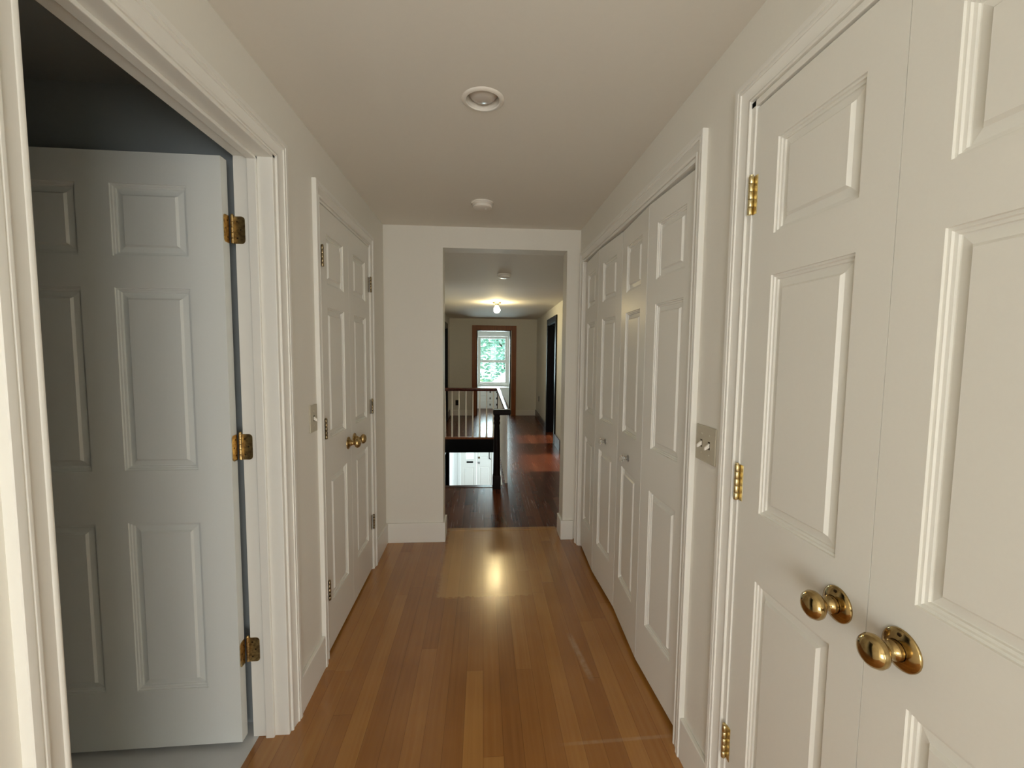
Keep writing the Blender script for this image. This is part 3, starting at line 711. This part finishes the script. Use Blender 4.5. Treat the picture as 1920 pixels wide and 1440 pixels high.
# built in drawers under the window
DB = empty('drawer_bank', (0.26, 10.62, 0))
ang = math.radians(-3.0)
DB.rotation_euler = (0, 0, 0)
bm = new(); box(bm, -0.78, 0.78, 0.012, 0.44, 0, 0.50); build('carcass', bm, M['whiteenamel'], DB)
bm = new(); box(bm, -0.80, 0.80, -0.012, 0.455, 0.50, 0.526); build('counter_top', bm, M['whiteenamel'], DB, bevel=0.004)
for cx in (-0.39, 0.39):
    for j in range(3):
        z0 = 0.020+j*0.157
        bm = new(); box(bm, cx-0.372, cx+0.372, -0.006, 0.013, z0+0.003, z0+0.150)
        d = build('drawer', bm, M['whiteenamel'], DB, bevel=0.003)
        for px in (0.315, -0.30):
            bm = new(); box(bm, cx+px-0.012, cx+px+0.012, -0.024, -0.005, z0+0.055, z0+0.105); build('drawer_pull', bm, M['blackwood_and_shade'], d, bevel=0.004)
tag(DB, 'low white drawer bank with black pulls under the end room window', 'drawers')

# ================================================================== SIDE ROOMS right of the far hall and the room behind the camera
def room(name, x0, x1, y0, y1, z0, z1, mat, label, openings):
    bm = new()
    for side in ('x1', 'y0', 'y1'):
        if side in openings: continue
        if side == 'x1': box(bm, x1, x1+0.06, y0-0.06, y1+0.06, z0, z1)
        if side == 'y0': box(bm, x0, x1, y0-0.06, y0, z0, z1)
        if side == 'y1': box(bm, x0, x1, y1, y1+0.06, z0, z1)
    return struct(build(name, bm, mat), label, 'wall')
room('wall_side_room', FR+0.1, FR+2.5, YT+0.01, 5.96, 0, FC, M['oldwall'], 'walls of the side room right of the stairs', ('x1',))
struct(wall_panel('wall_side_room_window', M['oldwall'], 'y', FR+2.5, FR+2.6, YT, 6.0, 0, FC, [(4.7, 5.9, 0.6, 1.95)]), 'outer window wall of the side room right of the stairs', 'wall')
room('wall_side_bedroom', FR+0.1, FR+2.5, 6.08, 9.3, 0, FC, M['oldwall'], 'walls of the room beyond the black framed doorway', ('x1',))
struct(wall_panel('wall_side_bedroom_window', M['oldwall'], 'y', FR+2.5, FR+2.6, 6.0, 9.36, 0, FC, [(6.45, 7.30, 0.6, 1.95)]), 'outer window wall of the room beyond the black framed doorway', 'wall')
# room behind the camera
BX, BY = 2.7, -3.4
slab('floor_back_room', M['carpet'], -BX, BX, BY, YB-0.06, -0.121, 0.004, 'pale carpet made up to bounce neutral light in the unseen room behind the viewpoint', 'floor')  # unseen floor, kept pale to bounce neutral light onto the ceiling
slab('ceiling_back_room', M['ceiling'], -BX-0.1, BX+0.1, BY-0.1, YB, HC, HC+0.1, 'plaster ceiling of the room behind the viewpoint', 'ceiling')
bm = new(); box(bm, -BX-0.1, -BX, BY, YB, 0, HC); box(bm, BX, BX+0.1, BY, YB, 0, HC); box(bm, -BX, XL-0.105, YB-0.06, YB, 0, HC); box(bm, 0.82, BX, YB-0.06, YB, 0, HC)
struct(build('wall_back_room', bm, M['wall']), 'side walls of the room behind the viewpoint', 'wall')
struct(wall_panel('wall_back', M['wall'], 'x', BY-0.1, BY, -BX-0.1, BX+0.1, 0, HC, [(-2.5, -0.45, 0.10, 1.75), (0.45, 2.5, 0.10, 1.75)]), 'unseen window wall behind the viewpoint, its middle pier added to dim the end wall', 'wall')  # solid pier between the windows added to hold light off the end wall
bm = new()
for x in (-2.5, 0.45): box(bm, x, x+2.05, BY-0.08, BY-0.02, 1.0, 1.04)
for x in (-1.48, 1.48): box(bm, x-0.03, x+0.03, BY-0.08, BY-0.02, 0.10, 1.75)
struct(build('window_2', bm, M['trim']), 'unseen mullions behind the viewpoint, added for reflections in the knobs', 'window')  # bars added to show up in the knob reflections

# the right side of the far hall stands a touch out of square
_p = Matrix.Translation((FR, YF, 0)) @ Matrix.Rotation(-0.0254, 4, 'Z') @ Matrix.Translation((-FR, -YF, 0))
for n in ('wall_far_right', 'trim_7', 'door_10', 'baseboard_far_right', 'baseboard_far_right_end', 'power_outlet', 'wall_side_room', 'wall_side_room_window', 'wall_side_bedroom', 'wall_side_bedroom_window'):
    o = bpy.data.objects[n]; lm = Matrix.LocRotScale(o.location, o.rotation_euler, None); o.matrix_basis = _p @ lm

# ================================================================== OUTSIDE
slab('ground', M['lawn'], -40, 40, 11.6, 70, -3.2, -3.0, 'green lawn in front of the house', 'ground')
M['concrete'] = paint('pale_bright_slab', (0.8, 0.8, 0.78, 1), 0.9, 0, 5, 0.2, 0.05)
slab('bright_ground', M['concrete'], -6, 6, 11.6, 24.0, -3.0, -2.97, 'bright pale slab added so the front door glass looks white', 'bright_ground')  # added bright slab, makes the glass of the front door look blown out
def tree(name, x, y, h, r, n, label, seed):
    rnd = random.Random(seed)
    e = empty(name, (x, y, -3.0))
    bm = new(); lathe(bm, [(0.30, 0), (0.22, 0.8), (0.17, h*0.45), (0.06, h*0.8)], (0, 0, 0), (0, 0, 1), 12)
    for k in range(5):
        a = k*1.3; tube(bm, (0, 0, h*0.4+k*0.3), (math.cos(a)*r*0.6, math.sin(a)*r*0.6, h*0.62+k*0.35), 0.06, 8)
    build('trunk', bm, M['bark'], e, smooth=True)
    bm = new()
    for k in range(n):
        while True:
            p = Vector((rnd.uniform(-1, 1), rnd.uniform(-1, 1), rnd.uniform(-1, 1)))
            if 0.25 < p.length < 1: break
        p = Vector((p.x*r, p.y*r, h*0.62+p.z*h*0.40))
        s = rnd.uniform(0.09, 0.19)
        m = Matrix.Rotation(rnd.uniform(0, 6.28), 3, 'Z') @ Matrix.Rotation(rnd.uniform(-1.2, 1.2), 3, 'X')
        vs = [bm.verts.new(p + m @ Vector(q)*s) for q in ((-1, 0, 0), (-0.3, 0.45, 0.12), (0.5, 0.4, 0.05), (1.1, 0, -0.1), (0.5, -0.4, 0.05), (-0.3, -0.45, 0.12))]
        bm.faces.new(vs)
    f = build('foliage', bm, M['leaf'], e); f['kind'] = 'stuff'
    return tag(e, label, 'tree')
tree('leafy_tree', 1.5, 27.0, 9.5, 3.4, 5200, 'leafy green tree outside the end window, right of centre', 3)
tree('leafy_tree.001', -3.0, 34.5, 11.0, 3.6, 4200, 'leafy green tree outside the end window, farther left', 5)
def house(name, x, y, w, d, h, label):
    e = empty(name, (x, y, -2.97))
    bm = new(); box(bm, -w/2, w/2, 0, d, 0, h); build('house_wall', bm, M['siding'], e)
    bm = new(); vs = [bm.verts.new(p) for p in ((-w/2-.2, -.2, h), (w/2+.2, -.2, h), (0, -.2, h+w*0.45), (-w/2-.2, d+.2, h), (w/2+.2, d+.2, h), (0, d+.2, h+w*0.45))]
    for f in ((0,1,2),(3,5,4),(0,3,4,1),(0,2,5,3),(1,4,5,2)): bm.faces.new([vs[i] for i in f])
    build('roof', bm, M['siding'], e)
    for wx in (-0.2, 0.2):
        bm = new(); box(bm, wx*w-0.35, wx*w+0.35, -0.03, 0.02, h*0.45, h*0.75); build('window', bm, M['roof'], e)
    return tag(e, label, 'house')
house('house', 1.9, 18.5, 2.4, 3.0, 2.9, 'pale neighbouring gable house low at the right of the end window')
house('house.001', -0.7, 19.0, 1.2, 2.0, 2.8, 'narrow pale outbuilding low at the left of the end window')

# ================================================================== LIGHT
def area(name, loc, rot, sx, sy, power, col):
    l = bpy.data.lights.new(name, 'AREA'); l.shape = 'RECTANGLE'; l.size = sx; l.size_y = sy; l.energy = power; l.color = col
    o = bpy.data.objects.new(name, l); COL.objects.link(o); o.location = loc; o.rotation_euler = rot
    return o
area('daylight_back_window', (-1.475, BY-0.16, 0.925), (PI/2, 0, 0), 2.05, 1.65, 77, (1.0, 0.955, 0.93))                # faces +y
area('daylight_back_window', (1.475, BY-0.16, 0.925), (PI/2, 0, 0), 2.05, 1.65, 77, (1.0, 0.955, 0.93))                # faces +y
area('daylight_side_window', (FR+2.75, 5.3, 1.3), (0, PI/2, 0), 1.3, 1.1, 55, (0.88, 0.95, 1.0))                # faces -x
area('daylight_sunroom', (0.26, RF+0.25, 1.2), (-PI/2, 0, 0), 0.72, 1.2, 62, (0.80, 0.96, 1.0))                  # faces -y
area('entry_fill', (1.25, 9.6, -1.4), (0, PI/2, 0), 1.6, 1.4, 50, (0.80, 0.97, 1.0))  # added fill that brightens the entry; no window in this wall
l = bpy.data.lights.new('sun', 'SUN'); l.energy = 5.5; l.angle = math.radians(1.5); l.color = (0.95, 0.98, 1.0)
o = bpy.data.objects.new('sun', l); COL.objects.link(o)
el = math.radians(31); o.rotation_euler = Vector((-math.cos(el), -0.02, -math.sin(el))).to_track_quat('-Z', 'Y').to_euler()
w = bpy.data.worlds.new('sky'); scene.world = w; w.use_nodes = True
bg = w.node_tree.nodes['Background']
bg.inputs[0].default_value = (0.80, 0.95, 1.0, 1); bg.inputs[1].default_value = 2.6

# ================================================================== CAMERA
f, yaw, pitch, roll = 802.054, 0.0684954, -0.0733936, 0.00994363
cy, sy, cp, sp = math.cos(yaw), math.sin(yaw), math.cos(pitch), math.sin(pitch)
fw = Vector((sy*cp, cy*cp, sp)); r0 = Vector((cy, -sy, 0)); u0 = r0.cross(fw)
r = r0*math.cos(roll)+u0*math.sin(roll); u = -r0*math.sin(roll)+u0*math.cos(roll)
cam = bpy.data.cameras.new('camera'); co = bpy.data.objects.new('camera', cam); COL.objects.link(co)
cam.sensor_fit = 'HORIZONTAL'; cam.sensor_width = 36.0; cam.lens = 36.0*f/1920.0; cam.clip_start = 0.02; cam.clip_end = 200
mw = Matrix.Identity(4)
for i in range(3): mw[i][0], mw[i][1], mw[i][2] = r[i], u[i], -fw[i]
mw[0][3], mw[1][3], mw[2][3] = 0, 0, 1.40
co.matrix_world = mw
scene.camera = co

scene.view_settings.view_transform = 'Standard'; scene.view_settings.look = 'None'
scene.view_settings.gamma = 1.0; scene.view_settings.use_curve_mapping = False
scene.view_settings.exposure = 0.0
cyc = scene.cycles
cyc.use_denoising = True
cyc.max_bounces = 14; cyc.diffuse_bounces = 10; cyc.glossy_bounces = 6; cyc.transmission_bounces = 8; cyc.transparent_max_bounces = 12
cyc.sample_clamp_indirect = 6.0
cyc.caustics_reflective = False; cyc.caustics_refractive = False
